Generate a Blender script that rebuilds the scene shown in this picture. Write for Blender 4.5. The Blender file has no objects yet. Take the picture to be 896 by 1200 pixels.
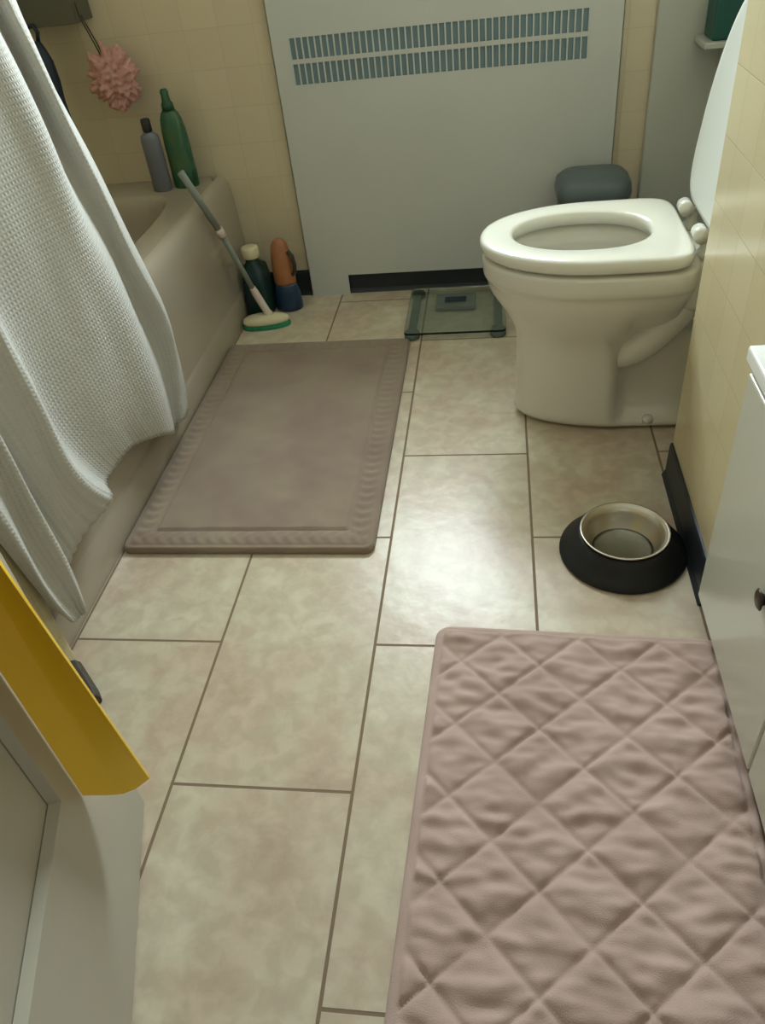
import bpy, bmesh, math, random
from mathutils import Vector, Matrix, noise
random.seed(4)
SC = bpy.context.scene
COL = SC.collection
PI = math.pi

# ------------------------------------------------------------------ materials
def lin(c):
    return tuple(((v/255)/12.92 if v/255 <= .04045 else (((v/255)+.055)/1.055)**2.4) for v in c)
def mat(name, rgb, rough=.5, metal=0, spec=.5, var=0, vscale=8, bump=0, bscale=200, transl=0, trans=0, coat=0, ior=1.45, rgb2=None, detail=4):
    m = bpy.data.materials.new(name); m.use_nodes = True
    N, L = m.node_tree.nodes, m.node_tree.links
    b = N['Principled BSDF']
    c = lin(rgb)
    b.inputs['Base Color'].default_value = (*c, 1)
    b.inputs['Roughness'].default_value = rough
    b.inputs['Metallic'].default_value = metal
    b.inputs['Specular IOR Level'].default_value = spec
    b.inputs['Transmission Weight'].default_value = trans
    b.inputs['Coat Weight'].default_value = coat
    b.inputs['IOR'].default_value = ior
    tc = N.new('ShaderNodeTexCoord')
    if var or rgb2:
        n = N.new('ShaderNodeTexNoise'); n.inputs['Scale'].default_value = vscale; n.inputs['Detail'].default_value = detail
        L.new(tc.outputs['Object'], n.inputs['Vector'])
        r = N.new('ShaderNodeValToRGB'); r.color_ramp.elements[0].position = .35; r.color_ramp.elements[1].position = .65
        c2 = lin(rgb2) if rgb2 else tuple(v*(1-var) for v in c)
        r.color_ramp.elements[0].color = (*c2, 1); r.color_ramp.elements[1].color = (*c, 1)
        L.new(n.outputs['Fac'], r.inputs['Fac']); L.new(r.outputs['Color'], b.inputs['Base Color'])
    if bump:
        n2 = N.new('ShaderNodeTexNoise'); n2.inputs['Scale'].default_value = bscale; n2.inputs['Detail'].default_value = 2
        L.new(tc.outputs['Object'], n2.inputs['Vector'])
        bp = N.new('ShaderNodeBump'); bp.inputs['Strength'].default_value = bump; bp.inputs['Distance'].default_value = .002
        L.new(n2.outputs['Fac'], bp.inputs['Height']); L.new(bp.outputs['Normal'], b.inputs['Normal'])
    if transl:
        t = N.new('ShaderNodeBsdfTranslucent'); t.inputs['Color'].default_value = (*c, 1)
        mx = N.new('ShaderNodeMixShader'); mx.inputs[0].default_value = transl
        L.new(b.outputs[0], mx.inputs[1]); L.new(t.outputs[0], mx.inputs[2])
        L.new(mx.outputs[0], N['Material Output'].inputs['Surface'])
    return m

def floor_mat():
    m = mat('beige_floor_tile', (196, 184, 158), .38)
    N, L = m.node_tree.nodes, m.node_tree.links; b = N['Principled BSDF']
    tc = [n for n in N if n.type == 'TEX_COORD'][0]
    sp = N.new('ShaderNodeSeparateXYZ'); L.new(tc.outputs['Object'], sp.inputs[0])
    ad = N.new('ShaderNodeMath'); ad.operation = 'ADD'; ad.inputs[1].default_value = .3035 + 6.1; L.new(sp.outputs['X'], ad.inputs[0])
    ay = N.new('ShaderNodeMath'); ay.operation = 'ADD'; ay.inputs[1].default_value = 6.1; L.new(sp.outputs['Y'], ay.inputs[0])
    cb = N.new('ShaderNodeCombineXYZ'); L.new(ay.outputs[0], cb.inputs['X']); L.new(ad.outputs[0], cb.inputs['Y'])
    br = N.new('ShaderNodeTexBrick'); L.new(cb.outputs[0], br.inputs['Vector'])
    br.offset = .5; br.offset_frequency = 2; br.squash = 1
    for k, v in (('Scale', 1), ('Mortar Size', .0030), ('Mortar Smooth', .3), ('Brick Width', .61), ('Row Height', .305), ('Bias', 0)):
        br.inputs[k].default_value = v
    br.inputs['Color1'].default_value = (.0, .0, .0, 1); br.inputs['Color2'].default_value = (1, 1, 1, 1)
    # mottled clay colours
    n1 = N.new('ShaderNodeTexNoise'); n1.inputs['Scale'].default_value = 5; n1.inputs['Detail'].default_value = 7; n1.inputs['Roughness'].default_value = .62; n1.inputs['Distortion'].default_value = .3
    L.new(tc.outputs['Object'], n1.inputs['Vector'])
    r = N.new('ShaderNodeValToRGB'); e = r.color_ramp.elements
    e[0].position = .3; e[0].color = (*lin((192, 172, 150)), 1)
    e[1].position = .7; e[1].color = (*lin((218, 210, 188)), 1)
    x = e.new(.43); x.color = (*lin((206, 188, 166)), 1)
    x = e.new(.54); x.color = (*lin((207, 196, 172)), 1)
    L.new(n1.outputs['Fac'], r.inputs['Fac'])
    n2 = N.new('ShaderNodeTexNoise'); n2.inputs['Scale'].default_value = 26; n2.inputs['Detail'].default_value = 5; n2.inputs['Distortion'].default_value = .4
    L.new(tc.outputs['Object'], n2.inputs['Vector'])
    r2 = N.new('ShaderNodeValToRGB'); r2.color_ramp.elements[0].position = .4; r2.color_ramp.elements[0].color = (.90, .87, .84, 1); r2.color_ramp.elements[1].position = .62; r2.color_ramp.elements[1].color = (1.04, 1.04, 1.03, 1)
    L.new(n2.outputs['Fac'], r2.inputs['Fac'])
    mu = N.new('ShaderNodeMix'); mu.data_type = 'RGBA'; mu.blend_type = 'MULTIPLY'; mu.inputs['Factor'].default_value = 1
    L.new(r.outputs['Color'], mu.inputs[6]); L.new(r2.outputs['Color'], mu.inputs[7])
    mx = N.new('ShaderNodeMix'); mx.data_type = 'RGBA'; mx.inputs[7].default_value = (*lin((136, 116, 94)), 1)
    L.new(br.outputs['Fac'], mx.inputs['Factor']); L.new(mu.outputs[2], mx.inputs[6])
    L.new(mx.outputs[2], b.inputs['Base Color'])
    ro = N.new('ShaderNodeMapRange'); ro.inputs['To Min'].default_value = .30; ro.inputs['To Max'].default_value = .9
    L.new(br.outputs['Fac'], ro.inputs['Value']); L.new(ro.outputs[0], b.inputs['Roughness'])
    # bump : grout sunk + slight undulation
    n3 = N.new('ShaderNodeTexNoise'); n3.inputs['Scale'].default_value = 14; n3.inputs['Detail'].default_value = 4
    L.new(tc.outputs['Object'], n3.inputs['Vector'])
    s = N.new('ShaderNodeMath'); s.operation = 'MULTIPLY_ADD'; s.inputs[1].default_value = -1.0
    L.new(br.outputs['Fac'], s.inputs[0])
    h = N.new('ShaderNodeMath'); h.operation = 'MULTIPLY'; h.inputs[1].default_value = .9; L.new(n3.outputs['Fac'], h.inputs[0])
    L.new(h.outputs[0], s.inputs[2])
    bp = N.new('ShaderNodeBump'); bp.inputs['Strength'].default_value = .6; bp.inputs['Distance'].default_value = .0025
    L.new(s.outputs[0], bp.inputs['Height']); L.new(bp.outputs['Normal'], b.inputs['Normal'])
    return m

def wall_tile(name, axis, rgb, rgb2, ox=0, oz=.0, size=.106):
    """square glazed tiles on a wall; axis 'X' = wall runs along X, 'Y' = along Y"""
    m = mat(name, rgb, .22)
    N, L = m.node_tree.nodes, m.node_tree.links; b = N['Principled BSDF']
    tc = [n for n in N if n.type == 'TEX_COORD'][0]
    sp = N.new('ShaderNodeSeparateXYZ'); L.new(tc.outputs['Object'], sp.inputs[0])
    a = N.new('ShaderNodeMath'); a.operation = 'ADD'; a.inputs[1].default_value = ox + size*60; L.new(sp.outputs[axis], a.inputs[0])
    z = N.new('ShaderNodeMath'); z.operation = 'ADD'; z.inputs[1].default_value = oz + size*60; L.new(sp.outputs['Z'], z.inputs[0])
    cb = N.new('ShaderNodeCombineXYZ'); L.new(a.outputs[0], cb.inputs['X']); L.new(z.outputs[0], cb.inputs['Y'])
    br = N.new('ShaderNodeTexBrick'); L.new(cb.outputs[0], br.inputs['Vector']); br.offset = 0; br.squash = 1
    for k, v in (('Scale', 1), ('Mortar Size', .0012), ('Mortar Smooth', .6), ('Brick Width', size), ('Row Height', size), ('Bias', 0)):
        br.inputs[k].default_value = v
    br.inputs['Color1'].default_value = (*lin(rgb), 1); br.inputs['Color2'].default_value = (*lin(rgb2), 1)
    br.inputs['Mortar'].default_value = (*lin(tuple(int(v*.93) for v in rgb)), 1)
    L.new(br.outputs['Color'], b.inputs['Base Color'])
    inv = N.new('ShaderNodeMath'); inv.operation = 'SUBTRACT'; inv.inputs[0].default_value = 1; L.new(br.outputs['Fac'], inv.inputs[1])
    n = N.new('ShaderNodeTexNoise'); n.inputs['Scale'].default_value = 9; L.new(tc.outputs['Object'], n.inputs['Vector'])
    s = N.new('ShaderNodeMath'); s.operation = 'MULTIPLY_ADD'; s.inputs[1].default_value = 2.0; L.new(n.outputs['Fac'], s.inputs[0]); L.new(inv.outputs[0], s.inputs[2])
    bp = N.new('ShaderNodeBump'); bp.inputs['Strength'].default_value = .35; bp.inputs['Distance'].default_value = .0015
    L.new(s.outputs[0], bp.inputs['Height']); L.new(bp.outputs['Normal'], b.inputs['Normal'])
    return m

def curtain_mat():
    m = mat('waffle_cotton', (206, 204, 197), .9, spec=.2, transl=.12)
    N, L = m.node_tree.nodes, m.node_tree.links; b = N['Principled BSDF']
    uv = N.new('ShaderNodeUVMap'); uv.uv_map = 'UVMap'
    sp = N.new('ShaderNodeSeparateXYZ'); L.new(uv.outputs[0], sp.inputs[0])
    hs = []
    for ax in ('X', 'Y'):
        a = N.new('ShaderNodeMath'); a.operation = 'MULTIPLY'; a.inputs[1].default_value = 2*PI/.0095; L.new(sp.outputs[ax], a.inputs[0])
        c = N.new('ShaderNodeMath'); c.operation = 'COSINE'; L.new(a.outputs[0], c.inputs[0]); hs.append(c)
    mx = N.new('ShaderNodeMath'); mx.operation = 'MAXIMUM'; L.new(hs[0].outputs[0], mx.inputs[0]); L.new(hs[1].outputs[0], mx.inputs[1])
    bp = N.new('ShaderNodeBump'); bp.inputs['Strength'].default_value = .9; bp.inputs['Distance'].default_value = .0005
    L.new(mx.outputs[0], bp.inputs['Height']); L.new(bp.outputs['Normal'], b.inputs['Normal'])
    return m

def fabric_mat(name, rgb, rgb2, vs=12, bs=700, bstr=.5):
    m = mat(name, rgb, .95, spec=.15, rgb2=rgb2, vscale=vs, bump=bstr, bscale=bs)
    m.node_tree.nodes['Principled BSDF'].inputs['Sheen Weight'].default_value = .25
    return m

M = {}
M['floor'] = floor_mat()
M['tile_back'] = wall_tile('yellow_tile_back', 'X', (212, 199, 172), (207, 194, 166), ox=.036, oz=-.087)
M['tile_side'] = wall_tile('yellow_tile_side', 'Y', (214, 201, 162), (209, 195, 155), ox=-.078+.053, oz=-.087)
M['plaster'] = mat('pale_plaster', (205, 206, 196), .6)
M['chase'] = mat('pale_grey_paint', (188, 190, 180), .45, var=.05, vscale=3)
M['ceiling'] = mat('ceiling_paint', (225, 225, 220), .8)
M['black_base'] = mat('black_vinyl_base', (38, 44, 50), .45, spec=.5)
M['cover'] = mat('white_enamel_metal', (200, 202, 196), .42, var=.04, vscale=4)
M['backing'] = mat('void_glow_grey_blue', (116, 140, 148), .5)  # backing colour; bluish glow of the void behind the slots is painted in
M['porcelain'] = mat('porcelain', (226, 222, 208), .12, coat=.4, var=.02)
M['tub'] = mat('tub_enamel', (172, 160, 142), .22, coat=.3)
M['seat'] = mat('white_toilet_seat', (232, 230, 216), .2, coat=.3)
M['lid'] = mat('white_toilet_lid', (214, 216, 206), .3)
M['water'] = mat('water', (220, 225, 225), .03, trans=1, ior=1.33)
M['curtain'] = curtain_mat()
M['mat'] = fabric_mat('mauve_brown_plush', (154, 138, 118), (144, 124, 110), vs=7)
M['rug'] = fabric_mat('dusty_pink_velour', (200, 174, 163), (188, 162, 151), vs=9)
M['rubber'] = mat('black_rubber', (36, 36, 36), .5, spec=.4, var=.2, vscale=30)
M['steel'] = mat('brushed_steel', (196, 188, 172), .36, metal=1)
M['white'] = mat('white_paint', (212, 208, 190), .35, var=.03, vscale=5)
M['door'] = mat('cream_door_paint', (184, 178, 162), .4, var=.04, vscale=4)
M['yellow'] = mat('yellow_plastic', (250, 204, 44), .4)
M['vanity'] = mat('white_lacquer', (204, 203, 186), .25, coat=.2)
M['bright'] = mat('white_countertop', (240, 242, 236), .25)
M['dark'] = mat('dark_brown_rubber', (58, 50, 42), .6, rgb2=(76, 68, 58), vscale=40)
M['glass'] = mat('green_glass', (232, 243, 237), .05, trans=1, ior=1.45)
M['pad'] = mat('grey_green_plastic', (96, 112, 102), .4)
M['display'] = mat('grey_plastic', (120, 128, 124), .3)
M['green'] = mat('dark_green_plastic', (24, 70, 52), .35, trans=.0, rgb2=(52, 96, 66), vscale=25)
M['greenclear'] = mat('translucent_green_plastic', (52, 96, 74), .25, rgb2=(72, 102, 68), vscale=18)
M['teal'] = mat('teal_plastic', (30, 84, 76), .5)
M['deepgreen'] = mat('deep_green_plastic', (18, 58, 46), .45, rgb2=(30, 52, 60), vscale=16)
M['lav'] = mat('lavender_grey_plastic', (116, 118, 128), .35, var=.08, vscale=15)
M['blackp'] = mat('black_plastic', (44, 46, 44), .4)
M['navy'] = mat('navy_plastic', (34, 46, 60), .5)
M['cream'] = mat('cream_plastic', (226, 216, 180), .4)
M['orange'] = mat('orange_brown_plastic', (178, 124, 82), .4, rgb2=(158, 100, 70), vscale=14)
M['blue'] = mat('dark_blue_plastic', (30, 50, 78), .4, rgb2=(44, 70, 96), vscale=20)
M['pinkp'] = mat('pale_pink_plastic', (214, 168, 140), .5)
M['pink'] = mat('pink_mesh_net', (232, 180, 170), .8, transl=.25, var=.15, vscale=60)
M['pole'] = mat('grey_pole', (138, 146, 138), .35)
M['pinkwhite'] = mat('pale_pink_white_plastic', (222, 206, 196), .4)
M['bristle'] = mat('green_bristles', (40, 140, 100), .7, var=.25, vscale=120)
M['binlid'] = mat('grey_bin_plastic', (92, 104, 106), .4)
M['shelf'] = mat('grey_shelf_plastic', (92, 90, 78), .4)
M['chrome'] = mat('chrome', (200, 200, 200), .1, metal=1)
M['knob'] = mat('dark_bronze', (70, 58, 48), .35, metal=.6)

# ------------------------------------------------------------------ helpers
def link(name, bm, m, parent=None, smooth=False, bevel=0, seg=2, solid=0, sub=0, angle=40):
    me = bpy.data.meshes.new(name)
    bmesh.ops.recalc_face_normals(bm, faces=bm.faces)
    bm.to_mesh(me); bm.free()
    o = bpy.data.objects.new(name, me); COL.objects.link(o)
    me.materials.append(m)
    if smooth:
        me.polygons.foreach_set('use_smooth', [True]*len(me.polygons))
    if solid:
        s = o.modifiers.new('s', 'SOLIDIFY'); s.thickness = solid; s.offset = 0
    if bevel:
        b = o.modifiers.new('b', 'BEVEL'); b.width = bevel; b.segments = seg; b.limit_method = 'ANGLE'; b.angle_limit = math.radians(35)
        me.polygons.foreach_set('use_smooth', [True]*len(me.polygons))
        w = o.modifiers.new('w', 'WEIGHTED_NORMAL'); w.keep_sharp = True
    if sub:
        s = o.modifiers.new('sub', 'SUBSURF'); s.levels = sub; s.render_levels = sub
    if parent: o.parent = parent
    return o
def box(bm, x0, x1, y0, y1, z0, z1, mtx=None):
    vs = [bm.verts.new((x, y, z)) for x in (x0, x1) for y in (y0, y1) for z in (z0, z1)]
    for f in ((0, 1, 3, 2), (4, 6, 7, 5), (0, 4, 5, 1), (2, 3, 7, 6), (0, 2, 6, 4), (1, 5, 7, 3)):
        bm.faces.new([vs[i] for i in f])
    if mtx: bmesh.ops.transform(bm, matrix=mtx, verts=vs)
    return vs
def B(*a, **k):
    bm = bmesh.new(); box(bm, *a, **k); return bm
def loft(bm, loops, cap0=True, cap1=True, closed=True):
    rows = [[bm.verts.new(p) for p in l] for l in loops]
    n = len(rows[0])
    for a, b in zip(rows[:-1], rows[1:]):
        for i in range(n if closed else n-1):
            j = (i+1) % n
            bm.faces.new((a[i], a[j], b[j], b[i]))
    if cap0: bm.faces.new(rows[0][::-1])
    if cap1: bm.faces.new(rows[-1])
    return rows
def lathe(bm, prof, c=(0, 0, 0), n=40, cap0=True, cap1=True, sx=1, sy=1):
    loops = [[(c[0]+r*sx*math.cos(2*PI*i/n), c[1]+r*sy*math.sin(2*PI*i/n), c[2]+z) for i in range(n)] for r, z in prof]
    return loft(bm, loops, cap0, cap1)
def tube(bm, pts, rad, n=12, cap=True):
    pts = [Vector(p) for p in pts]
    if not hasattr(rad, '__len__'): rad = [rad]*len(pts)
    loops = []
    up = Vector((.13, .21, .97))
    for i, p in enumerate(pts):
        d = (pts[min(i+1, len(pts)-1)]-pts[max(i-1, 0)]).normalized()
        a = d.cross(up); 
        if a.length < .2: a = d.cross(Vector((1, 0, 0)))
        a.normalize(); b = d.cross(a)
        loops.append([p+rad[i]*(a*math.cos(2*PI*k/n)+b*math.sin(2*PI*k/n)) for k in range(n)])
    loft(bm, loops, cap, cap)
def thing(name, label, cat, loc=(0, 0, 0), group=None):
    o = bpy.data.objects.new(name, None); COL.objects.link(o); o.location = loc
    o['label'] = label; o['category'] = cat
    if group: o['group'] = group
    o.empty_display_size = .05
    return o
def tag(o, label, cat, group=None):
    o['label'] = label; o['category'] = cat
    if group: o['group'] = group
    return o
def struct(o): o['kind'] = 'structure'; return o
def rebase(root):
    """children built in world space: keep them there although the root stands at its base"""
    bpy.context.view_layer.update()
    def go(o):
        for c in o.children:
            go(c)
    for c in root.children:
        c.matrix_parent_inverse = Matrix.Translation(root.location).inverted()

# ------------------------------------------------------------------ setting
YB = 1.61       # back wall
struct(link('floor', B(-1.5, 1.0, -2.0, 1.75, -.05, 0), M['floor']))
# back wall with the window opening above the radiator cover
WX0, WX1, WZ0, WZ1 = -.33, .42, 1.10, 1.85
bm = bmesh.new()
box(bm, -1.5, WX0, YB, YB+.14, 0, 2.4); box(bm, WX1, 1.0, YB, YB+.14, 0, 2.4)
box(bm, WX0, WX1, YB, YB+.14, 0, WZ0); box(bm, WX0, WX1, YB, YB+.14, WZ1, 2.4)
struct(link('wall_back', bm, M['tile_back']))
struct(link('wall_left', B(-1.52, -1.40, -.06, YB, 0, 2.4), M['tile_side']))
struct(link('wall_front_left', B(-1.52, -.58, -1.3, -.056, 0, 2.4), M['tile_side'], bevel=.004))
struct(link('wall_right', B(.62, .93, .104, .53, 0, 2.4), M['tile_side'], bevel=.008, seg=3))
struct(link('wall_alcove', B(.93, 1.05, -.60, YB, 0, 2.4), M['plaster']))
struct(link('wall_front_right', B(.63, 1.05, -2.0, -.60, 0, 2.4), M['plaster']))
struct(link('trim_2', B(.672, .93, YB-.022, YB, 0, 2.4), M['chase'], bevel=.006))
struct(link('wall_front', B(-1.52, -.16, -1.42, -1.3, 0, 2.4), M['plaster']))
struct(link('ceiling', B(-1.5, 1.05, -2.0, 1.75, 2.4, 2.45), M['ceiling']))
# black cove bases
def cove(name, pts):
    """pts: two corners along the wall; last = outward direction"""
    (x0, y0), (x1, y1), (nx, ny) = pts
    bm = bmesh.new()
    prof = [(0, 0), (.014, 0), (.010, .006), (.007, .014), (.006, .08), (.004, .086), (0, .087)]
    loft(bm, [[(x+nx*d, y+ny*d, z) for d, z in prof] for x, y in ((x0, y0), (x1, y1))])
    return struct(link(name, bm, M['black_base']))
cove('baseboard_back', ((-.615, YB), (.672, YB), (0, -1)))
cove('baseboard_right', ((.62, .11), (.62, .522), (-1, 0)))
bm = bmesh.new(); box(bm, .612, .62, .02, .11, 0, .05); struct(link('baseboard_vanity', bm, M['black_base'], bevel=.003))
# window
fr = bmesh.new()
for a in ((WX0, WX1, WZ0, WZ0+.04), (WX0, WX1, WZ1-.04, WZ1), (WX0, WX0+.04, WZ0, WZ1), (WX1-.04, WX1, WZ0, WZ1), (WX0, WX1, 1.39, 1.43)):
    box(fr, a[0], a[1], YB+.05, YB+.10, a[2], a[3])
wn = struct(link('window_1', fr, M['white'], bevel=.004))
pm = bpy.data.materials.new('clear_pane'); pm.use_nodes = True
N, L = pm.node_tree.nodes, pm.node_tree.links; N.remove(N['Principled BSDF'])
t = N.new('ShaderNodeBsdfTransparent'); g = N.new('ShaderNodeBsdfGlossy'); g.inputs['Roughness'].default_value = .05
x = N.new('ShaderNodeMixShader'); x.inputs[0].default_value = .06
L.new(t.outputs[0], x.inputs[1]); L.new(g.outputs[0], x.inputs[2]); L.new(x.outputs[0], N['Material Output'].inputs['Surface'])
link('pane', B(WX0+.035, WX1-.035, YB+.073, YB+.077, WZ0+.035, WZ1-.035), pm, wn)

# ------------------------------------------------------------------ radiator cover
rc = thing('radiator_cover', 'large white metal radiator cover with two rows of vertical slots against the back wall', 'radiator cover', (.085, YB-.014, 0))
X0, X1, YF, ZT = -.411, .584, 1.588, .925
VX0, VX1, VZ0, VZ1 = -.356, .491, .664, .785
bm = bmesh.new()
th = .002
box(bm, X0, VX0, YF, YF+th, .07, ZT); box(bm, VX1, X1, YF, YF+th, .07, ZT)
box(bm, VX0, VX1, YF, YF+th, .07, VZ0); box(bm, VX0, VX1, YF, YF+th, VZ1, ZT)
box(bm, X0, -.275, YF, YF+th, 0, .07); box(bm, .45, X1, YF, YF+th, 0, .07)
box(bm, X0, X0+th, YF, YB, 0, ZT); box(bm, X1-th, X1, YF, YB, 0, ZT)
bmesh.ops.remove_doubles(bm, verts=bm.verts, dist=.00001)
link('front_panel', bm, M['cover'], rc)
link('top_panel', B(X0-.004, X1+.004, YF-.006, YB, ZT, ZT+.012), M['cover'], rc, bevel=.003)
bm = bmesh.new()
nb = 45; pit = (VX1-VX0)/nb
zm = (VZ0+VZ1)/2
box(bm, VX0, VX1, YF-.001, YF+.003, zm-.006, zm+.006)
for i in range(nb+1):
    x = VX0+i*pit
    w = .0021
    box(bm, x-w, x+w, YF-.002, YF+.004, VZ0, VZ1)
    for zc in (VZ0, zm-.006, zm+.006, VZ1):      # rounded slot ends
        pass
link('vent_bars', bm, M['cover'], rc)
link('slot_backing', B(VX0-.01, VX1+.01, YF+.0045, YB-.002, VZ0-.02, VZ1+.02), M['backing'], rc)  # plain block closing the slots, coloured as the dim bluish-lit void
rebase(rc)

# ------------------------------------------------------------------ bathtub
bm = bmesh.new()
TX0, TX1, TY0, TY1, TZ = -1.398, -.668, -.054, 1.608, .42
cx, cy = (-1.30-.745)/2, (.07+1.455)/2
n = 96
def rect_pt(th, hx, hy, ccx, ccy):
    c, s = math.cos(th), math.sin(th)
    k = min(hx/abs(c) if abs(c) > 1e-6 else 1e9, hy/abs(s) if abs(s) > 1e-6 else 1e9)
    return (ccx+c*k, ccy+s*k)
def sup(th, hx, hy, ccx, ccy, e):
    c, s = math.cos(th), math.sin(th)
    r = (abs(c/hx)**e+abs(s/hy)**e)**(-1/e)
    return (ccx+c*r, ccy+s*r)
ths = [2*PI*(i+.5)/n for i in range(n)]
# equal arc sampling by stretching angle
def st(th, hx, hy): return math.atan2(math.sin(th)*hy, math.cos(th)*hx)
hx, hy = (-.745+1.30)/2, (1.455-.07)/2
ox, oy = (TX0+TX1)/2, (TY0+TY1)/2; ohx, ohy = (TX1-TX0)/2, (TY1-TY0)/2
loops = []
for i in (0,):
    loops.append([(*rect_pt(st(t, ohx, ohy), ohx, ohy, ox, oy), TZ) for t in ths])
def inner(dx, z, e=7): return [(*sup(st(t, hx-dx, hy-dx), hx-dx, hy-dx, cx, cy, e), z) for t in ths]
loops += [inner(-.008, TZ), inner(0, TZ-.003), inner(.008, TZ-.014), inner(.014, TZ-.04), inner(.03, .25), inner(.05, .12, 6), inner(.09, .075, 5), inner(.17, .06, 4)]
loft(bm, loops, cap0=False, cap1=True)
# snap outer loop corners
# apron
prof = [(-.612, 0), (-.612, .085), (-.618, .092), (-.621, .10), (-.623, .2), (-.627, .30), (-.629, .345), (-.631, .375), (-.636, .396), (-.645, .411), (-.656, .418), (TX1, TZ)]
ny = 20
rows = [[(x, TY0+(TY1-TY0)*j/ny, z) for x, z in prof] for j in range(ny+1)]
loft(bm, rows, False, False, closed=False)
tub = link('bathtub', bm, M['tub'], smooth=True)
tag(tub, 'cream enamel bathtub with a high rounded rim along the left wall', 'bathtub')

# ------------------------------------------------------------------ shower curtain
# columns: (X,Y) at z=1.0, z=.40, and hem (X,Y,z)
cols = [
 ((-.592, .575), (-.590, .770), (-.592, .735, .080)),
 ((-.560, .500), (-.558, .690), (-.560, .655, .100)),
 ((-.598, .500), (-.594, .655), (-.590, .635, .088)),
 ((-.545, .395), (-.545, .525), (-.548, .545, .125)),
 ((-.562, .340), (-.560, .420), (-.565, .475, .163)),
 ((-.583, .270), (-.580, .330), (-.585, .400, .187)),
 ((-.604, .150), (-.602, .205), (-.604, .300, .174)),
 ((-.540, .090), (-.540, .115), (-.547, .205, .200)),
 ((-.562, .060), (-.560, .085), (-.565, .152, .185)),
 ((-.585, .020), (-.580, .060), (-.585, .110, .170)),
 ((-.603, .000), (-.600, .030), (-.600, .065, .140)),
 ((-.540, -.035), (-.540, -.012), (-.547, -.010, .104)),
 ((-.566, -.065), (-.564, -.045), (-.558, -.028, .096)),
 ((-.548, -.105), (-.548, -.090), (-.549, -.050, .108)),
 ((-.566, -.115), (-.566, -.098), (-.562, -.060, .155)),
]
def cr(a, b, c, d, t):
    return .5*((2*b)+(-a+c)*t+(2*a-5*b+4*c-d)*t*t+(-a+3*b-3*c+d)*t**3)
SUBC = 14
def col_at(u):
    i = min(int(u), len(cols)-2); t = u-i
    q = [cols[max(0, min(len(cols)-1, i+k))] for k in (-1, 0, 1, 2)]
    return [tuple(cr(q[0][l][k], q[1][l][k], q[2][l][k], q[3][l][k], t) for k in range(len(q[0][l]))) for l in range(3)]
ZTOP = 2.02
nrow = 130
NC = (len(cols)-1)*SUBC
bm = bmesh.new(); uvl = bm.loops.layers.uv.new('UVMap')
grid = []; uvs = {}
arc = 0; prev = None
for c in range(NC+1):
    top, mid, hem = col_at(c/SUBC)
    if prev: arc += math.hypot(mid[0]-prev[0], mid[1]-prev[1])
    prev = mid
    colv = []
    for r in range(nrow+1):
        w = r/nrow
        z = hem[2]+(ZTOP-hem[2])*w
        def prof_(k):
            m = (top[k]-mid[k])/.6
            if z >= .4: return mid[k]+m*(min(z, 1.0)-.4)+m*max(0, z-1.0)*.5
            q = (hem[k]-mid[k]-m*(hem[2]-.4))/(hem[2]-.4)**2
            return mid[k]+m*(z-.4)+q*(z-.4)**2
        x = max(prof_(0), -.607); y = prof_(1)
        y += .004*math.sin(z*19+c*.11); x += .0025*math.sin(z*13+c*.23)
        if z < .12+hem[2]: x += .002*math.sin(arc*400)*(1-(z-hem[2])/.12)
        v = bm.verts.new((x, y, z)); colv.append(v); uvs[v] = (arc, z)
    grid.append(colv)
for a, b in zip(grid[:-1], grid[1:]):
    for r in range(nrow):
        f = bm.faces.new((a[r], b[r], b[r+1], a[r+1]))
        for l in f.loops: l[uvl].uv = uvs[l.vert]
cu = link('shower_curtain', bm, M['curtain'], smooth=True, solid=.003)
tag(cu, 'white waffle weave shower curtain hanging in folds outside the bathtub', 'shower curtain')
bm = bmesh.new(); tube(bm, [(-.575, -.055, 2.03), (-.575, 1.609, 2.03)], .012, 16)
tag(link('curtain_rod', bm, M['chrome'], smooth=True), 'straight metal rod carrying the white shower curtain over the bathtub', 'curtain rod')

# ------------------------------------------------------------------ toilet
tl = thing('toilet', 'white porcelain toilet with its seat lid raised beside the yellow tiled wall', 'toilet', (.50, .81, 0))
CY = .812
def egg(xf, xb, hw, z, n=120, e=2.35, back=3.2, cy=CY, wf=.56):
    """outline: front at xf (towards -X), back at xb"""
    xm = xf+(xb-xf)*wf
    out = []
    for i in range(n):
        t = 2*PI*i/n
        c, s = math.cos(t), math.sin(t)
        if c < 0:
            X = xm-abs(c)**(2/2.1)*(xm-xf); Y = (abs(s)**(2/2.1))*hw*(1 if s > 0 else -1)
        else:
            X = xm+abs(c)**(2/back)*(xb-xm); Y = (abs(s)**(2/back))*hw*(1 if s > 0 else -1)
        out.append((X, cy+Y, z))
    return out
# bowl + pedestal: rim outside, down to the foot
bm = bmesh.new()
outer = [egg(.205, .665, .186, .431, back=5), egg(.202, .665, .188, .425, back=5), egg(.202, .665, .188, .392, back=5), egg(.205, .665, .184, .383, back=5), egg(.212, .665, .175, .376, back=5),
         egg(.214, .66, .172, .352, back=4.5), egg(.236, .655, .158, .32, back=4), egg(.258, .65, .140, .285, back=4), egg(.276, .65, .122, .25, back=4),
         egg(.283, .72, .112, .22, back=4), egg(.283, .76, .108, .17, back=4.5), egg(.281, .79, .108, .11, back=5), egg(.280, .80, .110, .05, back=6), egg(.277, .80, .114, .02, back=6), egg(.275, .80, .115, 0, back=6)]
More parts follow.
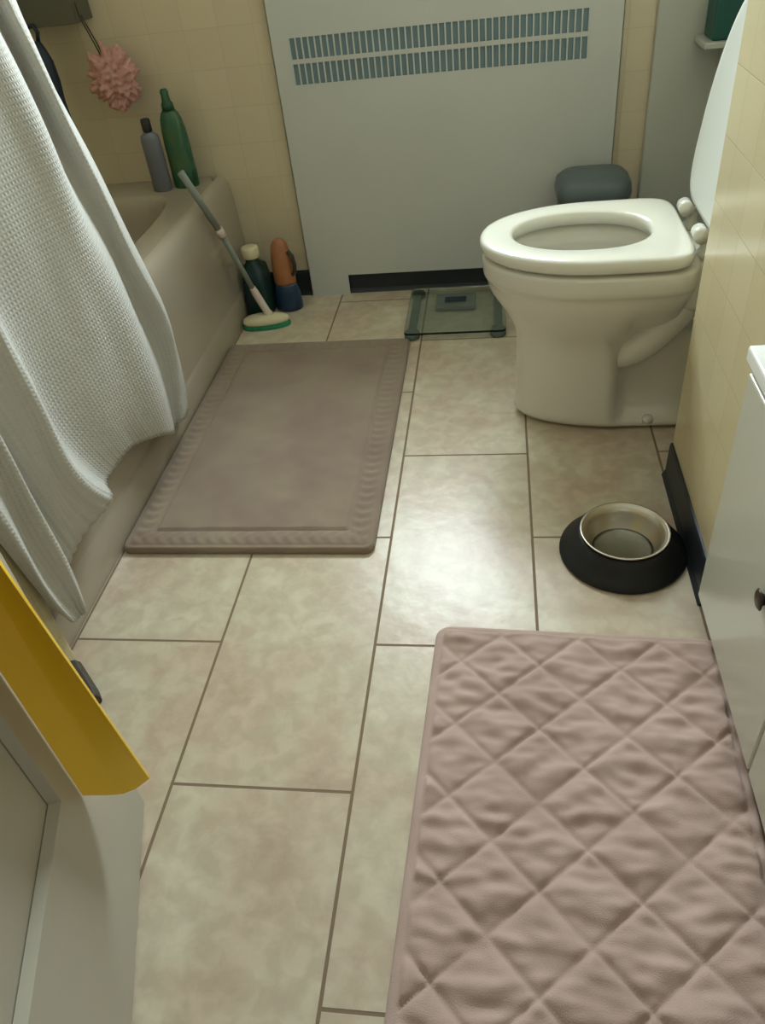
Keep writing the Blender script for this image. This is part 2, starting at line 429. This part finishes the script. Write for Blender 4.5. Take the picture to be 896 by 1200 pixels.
# pinch the rear half below the bowl (trapway recess)
def pinch(loop, amt):
    return [(x, CY+(y-CY)*(1-amt*min(1, max(0, (x-.515)/.018))), z) for x, y, z in loop]
am = [0, 0, 0, 0, 0, .0, .03, .18, .40, .56, .62, .62, .55, .04, 0]
outer = [pinch(l, a) for l, a in zip(outer, am)]
inn = [egg(.222, .60, .150, .431, back=2.4), egg(.236, .592, .136, .425, back=2.3), egg(.246, .585, .128, .405, back=2.2), egg(.246, .585, .128, .385, back=2.2),
       egg(.240, .59, .134, .365, back=2.2), egg(.262, .57, .118, .32, back=2.1), egg(.31, .54, .09, .27, back=2), egg(.36, .51, .06, .235, back=2), egg(.40, .48, .03, .215, back=2)]
loft(bm, outer[::-1]+inn, cap0=True, cap1=True)
bowl = link('bowl', bm, M['porcelain'], tl, smooth=True, sub=1)
# trapway bulges at both sides
for s in (-1, 1):
    bm = bmesh.new()
    tube(bm, [(.45, CY+s*.030, .17), (.51, CY+s*.050, .175), (.56, CY+s*.062, .20), (.61, CY+s*.066, .25), (.65, CY+s*.062, .30), (.68, CY+s*.05, .34)], [.03, .036, .040, .040, .037, .033], 20)
    link('trapway', bm, M['porcelain'], tl, smooth=True, sub=1)
bm = bmesh.new(); lathe(bm, [(.0, .245), (.085, .245)], (.43, CY, 0), 40, False, False, sx=1.1, sy=.9)
bm.free()
bm = bmesh.new(); loft(bm, [egg(.295, .55, .094, .282, back=2), egg(.30, .545, .09, .276, back=2)]); link('bowl_water', bm, M['water'], tl, smooth=False)
# bolt caps
for s in (-1, 1):
    bm = bmesh.new(); lathe(bm, [(.013, 0), (.013, .008), (.010, .014), (.004, .017)], (.60, CY+s*.098, .018), 20); link('bolt_cap', bm, M['porcelain'], tl, smooth=True)
# seat ring
bm = bmesh.new()
def ring(z0, z1):
    o = [(egg(.205, .640, .183, z0, back=6, wf=.60)), egg(.198, .643, .188, z0+.006, back=7, wf=.6), egg(.198, .643, .188, z1-.007, back=7, wf=.6), egg(.202, .640, .184, z1-.002, back=6.5, wf=.6), egg(.212, .634, .175, z1, back=6, wf=.6),
         egg(.262, .582, .119, z1, back=2.3, wf=.52), egg(.270, .574, .112, z1-.004, back=2.2, wf=.52), egg(.272, .572, .110, z1-.014, back=2.2, wf=.52), egg(.268, .576, .114, z0, back=2.2, wf=.52)]
    return o
L_ = ring(.438, .468)
loft(bm, L_+[L_[0]], cap0=False, cap1=False)
bmesh.ops.remove_doubles(bm, verts=bm.verts, dist=.00001)
seat = link('seat', bm, M['seat'], tl, smooth=True)
for (bx, by) in ((.285, .70), (.285, .92), (.56, .665), (.56, .955)):
    bm = bmesh.new(); box(bm, bx-.012, bx+.012, by-.006, by+.006, .430, .440); link('seat_bumper', bm, M['seat'], seat, bevel=.003)
# hinges
for s in (-1, 1):
    bm = bmesh.new(); c = (.662, CY+s*.082)
    tube(bm, [(c[0]-.004, c[1]-.02, .474), (c[0]-.004, c[1]+.02, .474)], .0155, 24)
    lathe(bm, [(.018, .424), (.018, .436), (.013, .444), (.012, .47)], (c[0]+.012, c[1], 0), 24)
    link('hinge', bm, M['seat'], tl, smooth=True)
# raised lid, leaning back
bm = bmesh.new()
lz, lx = [], []
def lidloop(off, inset):
    pts = []
    nn = 48
    for i in range(nn):
        t = 2*PI*i/nn
        c, s = math.cos(t), math.sin(t)
        hw = .180-inset; h0 = .0+inset; h1 = .425-inset
        hm = .17
        if s >= 0: H = hm+abs(s)**(2/2.15)*(h1-hm); W = abs(c)**(2/2.15)*hw*(1 if c > 0 else -1)
        else:
            H = hm-abs(s)**(2/5)*(hm-h0); W = abs(c)**(2/5)*hw*(1 if c > 0 else -1)
            W *= 1-.10*((hm-H)/hm)**1.5
        th = math.radians(7)
        pts.append((.672+math.sin(th)*H+off*math.cos(th), CY+W, .482+math.cos(th)*H-off*math.sin(th)))
    return pts
loft(bm, [lidloop(0.002, .02), lidloop(-.001, .012), lidloop(-.001, .003), lidloop(.004, 0), lidloop(.014, .0), lidloop(.019, .006), lidloop(.021, .03)])
link('lid', bm, M['lid'], tl, smooth=True, angle=30)
# tank
bm = bmesh.new()
def rr(x0, x1, y0, y1, z, r=.03, k=6):
    out = []
    for (ccx, ccy, a0) in ((x1-r, y1-r, 0), (x0+r, y1-r, PI/2), (x0+r, y0+r, PI), (x1-r, y0+r, 1.5*PI)):
        for j in range(k+1):
            a = a0+PI/2*j/k; out.append((ccx+r*math.cos(a), ccy+r*math.sin(a), z))
    return out
loft(bm, [rr(.76, .915, .64, .985, .425), rr(.752, .918, .625, 1.0, .45), rr(.748, .92, .61, 1.015, .77)])
tank = link('tank', bm, M['porcelain'], tl, smooth=True, bevel=.004)
bm = bmesh.new(); loft(bm, [rr(.742, .924, .600, 1.024, .771), rr(.738, .926, .596, 1.028, .778), rr(.738, .926, .596, 1.028, .795), rr(.746, .922, .604, 1.02, .803)])
link('tank_lid', bm, M['porcelain'], tl, smooth=True, bevel=.003)
link('deck', B(.64, .90, CY-.10, CY+.10, .30, .425), M['porcelain'], tl, bevel=.02, seg=4)
rebase(tl)
cs = thing('corner_shelf', 'pale grey wall shelf in the back right corner behind the toilet tank', 'shelf', (.84, YB-.09, .68))
link('board', B(.775, .93, YB-.16, YB-.022, .682, .697), M['chase'], cs, bevel=.003)
link('bracket', B(.845, .855, YB-.13, YB-.022, .61, .682), M['chase'], cs, bevel=.002)
rebase(cs)
tb = link('small_box', B(.795, .905, YB-.14, YB-.04, .697, .80), M['teal'], bevel=.006)
tag(tb, 'dark teal box on the pale shelf behind the toilet lid', 'box')

# ------------------------------------------------------------------ bin behind the toilet
bn = thing('waste_bin', 'small grey plastic bin with a rounded lid behind the toilet', 'bin', (.517, 1.475, 0))
bm = bmesh.new(); loft(bm, [rr(.435, .60, 1.40, 1.55, 0, .04), rr(.428, .607, 1.393, 1.557, .02, .045), rr(.418, .617, 1.385, 1.565, .33, .05)])
link('body', bm, M['binlid'], bn, smooth=True, bevel=.003)
bm = bmesh.new(); loft(bm, [rr(.412, .623, 1.378, 1.570, .331, .05), rr(.410, .625, 1.376, 1.572, .345, .05), rr(.414, .621, 1.380, 1.568, .37, .05), rr(.43, .605, 1.395, 1.553, .386, .05), rr(.47, .565, 1.43, 1.52, .391, .04)])
link('lid', bm, M['binlid'], bn, smooth=True)
rebase(bn)

# ------------------------------------------------------------------ glass scale
sc = thing('bathroom_scale', 'square clear glass bathroom scale on the floor under the radiator cover', 'scale', (.105, 1.38, 0))
bm = bmesh.new(); loft(bm, [rr(-.052, .262, 1.215, 1.545, .020, .015), rr(-.052, .262, 1.215, 1.545, .027, .015)]); link('glass_platform', bm, M['glass'], sc, bevel=.001)
for fx, fy in ((-.028, 1.238), (.238, 1.238), (-.028, 1.522), (.238, 1.522)):
    bm = bmesh.new(); lathe(bm, [(.020, 0), (.024, .003), (.024, .014), (.021, .0195)], (fx, fy, 0), 28)
    link('foot', bm, M['pad'], sc, smooth=True)
for fx in (-.028, .238):
    link('side_rail', B(fx-.013, fx+.013, 1.262, 1.498, .012, .0195), M['pad'], sc, bevel=.002)
link('display_unit', B(.035, .165, 1.40, 1.50, .006, .0195), M['display'], sc, bevel=.003)
link('display_window', B(.065, .135, 1.43, 1.465, .0272, .0278), M['navy'], sc)
rebase(sc)

# ------------------------------------------------------------------ pet bowl
pb = thing('pet_bowl', 'stainless steel pet bowl of water in a wide black rubber ring', 'pet bowl', (.487, .255, 0))
bc = (.487, .262, 0)
bm = bmesh.new(); lathe(bm, [(.124, 0), (.127, .004), (.126, .009), (.118, .014), (.103, .038), (.091, .050), (.086, .053), (.081, .050), (.077, .034), (.071, .008), (.071, 0)], bc, 72, False, False)
link('rubber_ring', bm, M['rubber'], pb, smooth=True)
bm = bmesh.new(); lathe(bm, [(.002, .004), (.056, .004), (.062, .008), (.073, .044), (.082, .0575), (.087, .0595), (.0885, .058), (.087, .056), (.081, .0563), (.0715, .043), (.0605, .007), (.054, .0025), (.002, .0025)][::-1], bc, 72, True, True)
link('steel_dish', bm, M['steel'], pb, smooth=True)
bm = bmesh.new(); lathe(bm, [(.001, .0045), (.0558, .0045), (.0600, .0075), (.0608, .0090), (.001, .0090)], bc, 60)
link('water', bm, M['water'], pb, smooth=False)
rebase(pb)

# ------------------------------------------------------------------ bath mat (beside the tub)
def soft_mat(name, m, w, l, r, hfun, step, loc, rot, label, cat):
    bm = bmesh.new()
    na, nb_ = int(w/step), int(l/step)
    vs = {}
    def sd(a, b):      # inside distance to the rounded rectangle edge
        qx = abs(a-w/2)-(w/2-r); qy = abs(b-l/2)-(l/2-r)
        return -(math.hypot(max(qx, 0), max(qy, 0))+min(max(qx, qy), 0)-r)
    def clampin(a, b):
        qx = abs(a-w/2)-(w/2-r); qy = abs(b-l/2)-(l/2-r)
        if qx > 0 and qy > 0:
            d = math.hypot(qx, qy)
            if d > r:
                k = r/d; sx = 1 if a > w/2 else -1; sy = 1 if b > l/2 else -1
                return w/2+sx*(w/2-r+qx*k), l/2+sy*(l/2-r+qy*k)
        return a, b
    top = []; 
    for i in range(na+1):
        row = []
        for j in range(nb_+1):
            a, b = clampin(w*i/na, l*j/nb_)
            row.append(bm.verts.new((a, b, hfun(a, b, max(0, sd(a, b))))))
        top.append(row)
    for i in range(na):
        for j in range(nb_):
            bm.faces.new((top[i][j], top[i+1][j], top[i+1][j+1], top[i][j+1]))
    # skirt
    bd = [top[i][0] for i in range(na+1)]+[top[na][j] for j in range(1, nb_+1)]+[top[i][nb_] for i in range(na-1, -1, -1)]+[top[0][j] for j in range(nb_-1, 0, -1)]
    low = [bm.verts.new((v.co.x, v.co.y, 0.0008)) for v in bd]
    for k in range(len(bd)):
        q = (k+1) % len(bd)
        bm.faces.new((bd[k], low[k], low[q], bd[q]))
    bm.faces.new(low)
    bmesh.ops.remove_doubles(bm, verts=bm.verts, dist=.0002)
    o = link(name, bm, m, smooth=True)
    o.location = loc; o.rotation_euler = (0, 0, rot)
    tag(o, label, cat)
    return o
def h_bath(a, b, d):
    e = min(1, d/.010); h = .009+.008*math.sqrt(max(0, 1-(1-e)**2))
    h += .0015*noise.noise((a*9, b*9, 1))
    if .014 < d < .060:         # braided border
        t = (d-.014)/.046
        along = a if min(b, .96-b) < min(a, .578-a) else b
        h += .0035*math.sin(PI*t)+.0016*math.sin(2*PI*(along/.030)+3.2*math.sin(PI*t))*math.sin(PI*t)**.6
    if .009 < d < .014: h -= .0022
    if .060 <= d < .066: h -= .003
    if d >= .066: h += .0022+.0018*noise.noise((a*22, b*22, 5))
    return h
soft_mat('bath_mat', M['mat'], .578, .965, .022, h_bath, .004, (-.609, .250, 0), 0,
         'plain brownish mauve plush bath mat on the floor beside the bathtub', 'bath mat')
RW, RL = .508, 1.02
def h_rug(a, b, d):
    # lattice nodes, world -> local computed for the top left corner of the mat
    b2 = RL-b                                    # distance from the far edge
    u = (a-.053)/.139; v = (b2-.085)/.1325
    p, q = (u+v), (u-v)
    dp = abs(p-round(p)); dq = abs(q-round(q))
    dm = min(dp, dq)*.139/1.42*1.0
    w1 = noise.noise((a*14, b*26, 3)); w2 = noise.noise((a*30+4, b*58, 7))
    pill = (1-math.exp(-dm/.0065))
    e = min(1, d/.010); edge = math.sqrt(max(0, 1-(1-e)**2))
    h = .004+edge*(.004+.0095*pill*(.85+.8*w1)+.0050*pill*w2)
    # puckers across each quilted cell
    h += edge*.0024*pill*math.sin(b2*150+6*noise.noise((a*9, b*9, 2)))*(.45+.55*noise.noise((a*11, b*11, 9)))
    if d < .016: h = .006+.004*edge
    # creased right hand edge
    if a > RW-.06: h += edge*.004*((a-RW+.06)/.06)*math.sin(b2*110+3*noise.noise((b*6, 1, 1)))
    return h
rot = math.radians(-2.6)
c, s = math.cos(rot), math.sin(rot)
# far left corner of the mat lands on (.121,.045)
ax, ay = .118, .045
soft_mat('quilted_mat', M['rug'], RW, RL, .030, h_rug, .0036, (ax+s*RL, ay-c*RL, 0), rot,
         'dusty pink quilted bath mat with a diamond pattern in the foreground', 'bath mat')

# ------------------------------------------------------------------ vanity at right
vn = thing('vanity_cabinet', 'low white lacquered cabinet with a bright top at the right edge', 'cabinet', (.76, -.24, 0))
link('body', B(.602, .925, -.575, .100, .045, .525), M['vanity'], vn, bevel=.006, seg=3)
link('plinth', B(.635, .925, -.56, .085, 0, .046), M['vanity'], vn, bevel=.003)
link('top', B(.590, .925, -.58, .103, .526, .552), M['bright'], vn, bevel=.005, seg=3)
dr = link('door', B(.594, .6015, -.27, .088, .055, .515), M['vanity'], vn, bevel=.005, seg=3)
bm = bmesh.new(); tube(bm, [(.594, -.163, .306), (.590, -.163, .306), (.5875, -.163, .306), (.585, -.163, .306)], [.008, .010, .016, .012], 20); link('knob', bm, M['knob'], dr, smooth=True)
link('drawer_front', B(.594, .6015, -.57, -.275, .055, .515), M['vanity'], vn, bevel=.005, seg=3)
rebase(vn)
bm = bmesh.new()

# ------------------------------------------------------------------ door leaf at left, opened into the room
e = Vector((.2966, -.955, 0)); nrm = Vector((.955, .2966, 0))      # nrm faces the camera side
P0 = Vector((-.343, -.325, 0))
def dm(s, off, z): return P0+e*s+nrm*off+Vector((0, 0, z))
def dbox(bm, s0, s1, o0, o1, z0, z1):
    vs = [bm.verts.new(dm(a, b, c)) for a in (s0, s1) for b in (o0, o1) for c in (z0, z1)]
    for f in ((0, 1, 3, 2), (4, 6, 7, 5), (0, 4, 5, 1), (2, 3, 7, 6), (0, 2, 6, 4), (1, 5, 7, 3)): bm.faces.new([vs[i] for i in f])
DW = .70
bm = bmesh.new()
dbox(bm, .018, .190, -.018, 0, .004, 2.0); dbox(bm, DW-.12, DW, -.018, 0, .004, 2.0)
dbox(bm, .190, DW-.12, -.018, 0, .004, .306); dbox(bm, .190, DW-.12, -.018, 0, 1.85, 2.0); dbox(bm, .190, DW-.12, -.018, 0, .92, 1.06)
dbox(bm, .18, DW-.115, -.0178, -.013, .30, 1.9)
# sloped sticking round the lower panel
def stick(z0, z1, s0, s1):
    a = [dm(s0, 0, z0), dm(s1, 0, z0), dm(s1, 0, z1), dm(s0, 0, z1)]
    k = .007
    b = [dm(s0+k, -.012, z0+k), dm(s1-k, -.012, z0+k), dm(s1-k, -.012, z1-k), dm(s0+k, -.012, z1-k)]
    A = [bm.verts.new(p) for p in a]; Bv = [bm.verts.new(p) for p in b]
    for i in range(4):
        j = (i+1) % 4; bm.faces.new((A[i], A[j], Bv[j], Bv[i]))
stick(.306, .92, .190, DW-.12)
door = struct(link('door_1', bm, M['door']))
# yellow strip standing off the door's stile
yg = bmesh.new()
prof = []
def ystrip(z):
    k = (z-.2)/.45
    lean = .022*k*1.0
    path = [(.152, .002), (.145, .009), (.138, .018), (.131, .028), (.128+lean*.3, .036), (.122+lean*1.4, .052), (.114+lean*3.4, .071)]
    low = {.002: .054, .009: .040, .018: .024, .028: .010, .036: .003, .052: -.001, .071: .003}
    zb = lambda o_: z+(low[o_] if z < .2 else 0)
    gr = 1+.33*max(0, z-.2)
    A = [dm(s_, o_*gr, zb(o_)) for s_, o_ in path]
    Bk = [dm(s_-.005, o_*gr, zb(o_)) for s_, o_ in path[::-1]]
    return A+Bk
zs = [.197]+[.26+i*.05 for i in range(29)]
loft(yg, [ystrip(z) for z in zs])
es = link('edge_strip', yg, M['yellow'], smooth=True, bevel=.0012)
tag(es, 'bright yellow plastic trough shaped strip running up the edge of the cream panelled door', 'edge strip')
# dark stopper on the floor by the wall corner
bm = bmesh.new()
pts = [(-.578, -.072), (-.566, -.068), (-.504, -.130), (-.491, -.148), (-.503, -.168), (-.578, -.100)]
loft(bm, [[(x, y, 0) for x, y in pts], [(x, y, .016) for x, y in pts], [(x-.006, y-.004, .026) for x, y in pts]])
st_ = link('door_stopper', bm, M['dark'], bevel=.003)
tag(st_, 'small dark brown wedge on the floor by the tiled wall corner', 'door stopper')

# ------------------------------------------------------------------ bottles on the tub's far corner
def bottle(name, label, prof, loc, m, capprof, capm, sx=1, sy=1, group=None):
    t = thing(name, label, 'bottle', loc, group)
    bm = bmesh.new(); lathe(bm, prof, (0, 0, 0), 32, True, True, sx, sy); link('body', bm, m, t, smooth=True)
    bm = bmesh.new(); lathe(bm, capprof, (0, 0, 0), 24); link('cap', bm, capm, t, smooth=True)
    return t
gb = bottle('shampoo_bottle', 'tall translucent green bottle standing on the far corner of the bathtub',
       [(.032, 0), (.038, .004), (.039, .012), (.0405, .06), (.0405, .12), (.0385, .165), (.034, .195), (.027, .213), (.019, .222)], (-.745, 1.53, .42), M['greenclear'],
       [(.0195, .2225), (.018, .238), (.0135, .245), (.012, .262), (.013, .270), (.009, .278)], M['green'], 1, .75)
bm = bmesh.new(); lathe(bm, [(.0395, .0), (.0405, .004), (.0415, .040), (.0408, .048)], (0, 0, 0), 32, False, False, 1, .78); link('label_band', bm, M['green'], gb, smooth=True)
bottle('lotion_bottle', 'lavender grey bottle with a black cap left of the green bottle',
       [(.026, 0), (.030, .004), (.030, .15), (.027, .163), (.014, .170), (.012, .173)], (-.815, 1.50, .42), M['lav'],
       [(.0135, .1735), (.0145, .176), (.0145, .205), (.012, .209)], M['blackp'], 1, .8)

# shower shelf with brush and net pouf hanging from it
sh = thing('shower_shelf', 'dark grey shelf high in the back corner of the tub alcove', 'shelf', (-1.07, YB-.05, .90))
link('tray', B(-1.22, -.94, YB-.11, YB, .905, .915), M['shelf'], sh, bevel=.003)
link('front_lip', B(-1.22, -.935, YB-.116, YB-.110, .885, .955), M['shelf'], sh, bevel=.002)
link('side_lip', B(-.940, -.934, YB-.11, YB, .885, .945), M['shelf'], sh, bevel=.002)
rebase(sh)
br = thing('back_brush', 'long dark blue back brush hanging under the grey shower shelf', 'brush', (-1.065, 1.48, .60))
bm = bmesh.new()
tube(bm, [(-1.090, 1.490, .876), (-1.080, 1.490, .893), (-1.064, 1.490, .893), (-1.057, 1.490, .876), (-1.064, 1.490, .852)], .006, 10)
link('hook', bm, M['navy'], br, smooth=True)
bm = bmesh.new(); tube(bm, [(-1.067, 1.490, .855), (-1.065, 1.490, .83), (-1.064, 1.490, .80), (-1.060, 1.490, .75), (-1.056, 1.490, .70), (-1.052, 1.490, .66), (-1.050, 1.490, .62), (-1.049, 1.490, .598)], [.008, .016, .024, .022, .014, .011, .012, .010], 16)
link('handle', bm, M['navy'], br, smooth=True)
rebase(br)
pf = thing('net_pouf', 'ruffled pink net bath pouf hanging beside the bottles', 'bath pouf', (-.888, 1.53, .735))
bm = bmesh.new()
lp = []
nr = 110; nt = 60
for j in range(nt+1):
    th = PI*j/nt
    row = []
    for i in range(nr):
        ph = 2*PI*i/nr
        d = Vector((math.sin(th)*math.cos(ph), math.sin(th)*math.sin(ph), math.cos(th)))
        r = .060*(1+.34*noise.noise(d*2.6+Vector((3, 1, 2)))+.30*abs(noise.noise(d*6.5)))+.005*math.sin(ph*14+th*9)*math.sin(th)+.004*math.sin(th*26+ph*3)*math.sin(th)
        row.append((d.x*r*1.05, d.y*r*.8, d.z*r*1.2))
    lp.append(row)
loft(bm, lp, True, True); link('netting', bm, M['pink'], pf, smooth=True)
bm = bmesh.new(); tube(bm, [(-.005, -.01, .03), (-.02, -.02, .10), (-.035, -.03, .165), (-.035, -.033, .20)], .0022, 8); tube(bm, [(.0, -.01, .03), (-.012, -.02, .10), (-.030, -.03, .17)], .0022, 8)
link('cord', bm, M['dark'], pf, smooth=True)

# ------------------------------------------------------------------ floor things in the far left corner
fb = thing('detergent_jug', 'dark green container with a cream cap on the floor behind the scrub brush', 'container', (-.548, 1.475, 0))
bm = bmesh.new(); loft(bm, [rr(-.605, -.527, 1.42, 1.53, 0, .02), rr(-.608, -.524, 1.417, 1.533, .01, .022), rr(-.606, -.526, 1.42, 1.53, .12, .022), rr(-.600, -.530, 1.43, 1.52, .165, .022), rr(-.588, -.548, 1.452, 1.498, .185, .018), rr(-.588, -.548, 1.452, 1.498, .195, .018)])
link('body', bm, M['deepgreen'], fb, smooth=True)
bm = bmesh.new(); lathe(bm, [(.027, .196), (.029, .199), (.029, .226), (.026, .231)], (-.568, 1.475, 0), 28); link('cap', bm, M['cream'], fb, smooth=True)
rebase(fb)
ob = thing('cleaner_bottle', 'orange brown bottle with a dark blue lower half on the floor by the radiator cover', 'bottle', (-.475, 1.50, 0))
bm = bmesh.new(); lathe(bm, [(.040, 0), (.046, .004), (.047, .02), (.045, .055), (.038, .085), (.036, .092)], (-.475, 1.50, 0), 32, sy=.8); link('base', bm, M['blue'], ob, smooth=True)
bm = bmesh.new(); lathe(bm, [(.0362, .0922), (.037, .10), (.037, .15), (.034, .19), (.028, .222), (.018, .238), (.006, .243)], (-.475, 1.50, 0), 32, sy=.8); link('body', bm, M['orange'], ob, smooth=True)
bm = bmesh.new(); tube(bm, [(-.445, 1.484, .205), (-.432, 1.479, .19), (-.428, 1.478, .16), (-.432, 1.479, .135), (-.440, 1.482, .125)], .007, 12); link('grip', bm, M['dark'], ob, smooth=True)
rebase(ob)

# ------------------------------------------------------------------ long handled scrub brush leaning on the tub rim
sb = thing('scrub_brush', 'long handled tub scrubber with a green bristle head leaning on the bathtub rim', 'scrub brush', (-.54, 1.385, 0))
A = Vector((-.528, 1.385, .052)); Bq = Vector((-.549, 1.376, .12)); C_ = Vector((-.600, 1.340, .32)); D_ = Vector((-.641, 1.262, .525))
A = Vector((-.520, 1.372, .050)); Bq = Vector((-.5456, 1.372, .115)); C_ = Vector((-.600, 1.330, .334)); D_ = Vector((-.646, 1.253, .535))
bm = bmesh.new(); tube(bm, [Bq, Bq.lerp(C_, .5), C_], .0085, 16); link('lower_pole', bm, M['pole'], sb, smooth=True)
bm = bmesh.new(); tube(bm, [C_, D_], .0105, 16); link('upper_pole', bm, M['pole'], sb, smooth=True)
bm = bmesh.new(); tube(bm, [C_.lerp(Bq, .06), C_.lerp(D_, .06)], .0135, 16); link('collar', bm, M['pinkwhite'], sb, smooth=True)
bm = bmesh.new(); tube(bm, [A+Vector((.006, 0, -.018)), A, Bq, Bq.lerp(C_, .1)], [.020, .012, .0125, .010], 16); link('neck', bm, M['pinkwhite'], sb, smooth=True)
def head(z, g, k):
    out = []
    for i in range(40):
        t = 2*PI*i/40
        x = .078*math.copysign(abs(math.cos(t))**.75, math.cos(t))*k+g; y = .034*math.copysign(abs(math.sin(t))**.75, math.sin(t))*k
        if math.cos(t) > 0: y *= 1-.25*math.cos(t)
        a = math.radians(8)
        out.append((-.528+x*math.cos(a)-y*math.sin(a), 1.368+x*math.sin(a)+y*math.cos(a), z))
    return out
bm = bmesh.new(); loft(bm, [head(.0165, 0, .97), head(.021, 0, 1.0), head(.029, 0, .98), head(.036, 0, .82), head(.042, 0, .5)]); link('brush_head', bm, M['cream'], sb, smooth=True)
bm = bmesh.new(); loft(bm, [head(0, 0, 1.02), head(.005, 0, 1.04), head(.0162, 0, .98)]); link('bristles', bm, M['bristle'], sb, smooth=True)
rebase(sb)

# ------------------------------------------------------------------ light
def area(name, loc, rot, sx, sy, power, col):
    l = bpy.data.lights.new(name, 'AREA'); l.shape = 'RECTANGLE'; l.size = sx; l.size_y = sy; l.energy = power; l.color = col
    o = bpy.data.objects.new(name, l); COL.objects.link(o); o.location = loc; o.rotation_euler = rot
    return o
wl = area('window_daylight', ((WX0+WX1)/2, YB+.13, (WZ0+WZ1)/2), (-PI/2, 0, 0), WX1-WX0-.02, WZ1-WZ0-.02, 84, (.84, .96, 1.0))
wl.data.spread = math.radians(138)
area('hallway_light', (.22, -1.85, 1.95), (math.radians(62), 0, 0), .5, .5, 3.0, (1.0, .96, .88))
w = bpy.data.worlds.new('w'); SC.world = w; w.use_nodes = True
w.node_tree.nodes['Background'].inputs[0].default_value = (1.0, .96, .88, 1)
w.node_tree.nodes['Background'].inputs[1].default_value = .14

# ------------------------------------------------------------------ camera
CP = [0.23567221512933814, -0.9357246893816477, 1.11737893335394, 0.19596439692250817, -0.6899302662611256, -0.1324787501067653, 895.6944295210772]
cam = bpy.data.cameras.new('camera'); co = bpy.data.objects.new('camera', cam); COL.objects.link(co)
a, b, c = CP[3:6]
R = Matrix.Rotation(a, 4, 'Z') @ Matrix.Rotation(PI/2+b, 4, 'X') @ Matrix.Rotation(c, 4, 'Z')
co.matrix_world = Matrix.Translation(CP[:3]) @ R
cam.sensor_fit = 'HORIZONTAL'; cam.sensor_width = 36; cam.lens = CP[6]*36/896
cam.clip_start = .02
SC.camera = co
SC.view_settings.view_transform = 'Standard'; SC.view_settings.look = 'None'
SC.view_settings.gamma = 1; SC.view_settings.use_curve_mapping = False
SC.view_settings.exposure = -.48
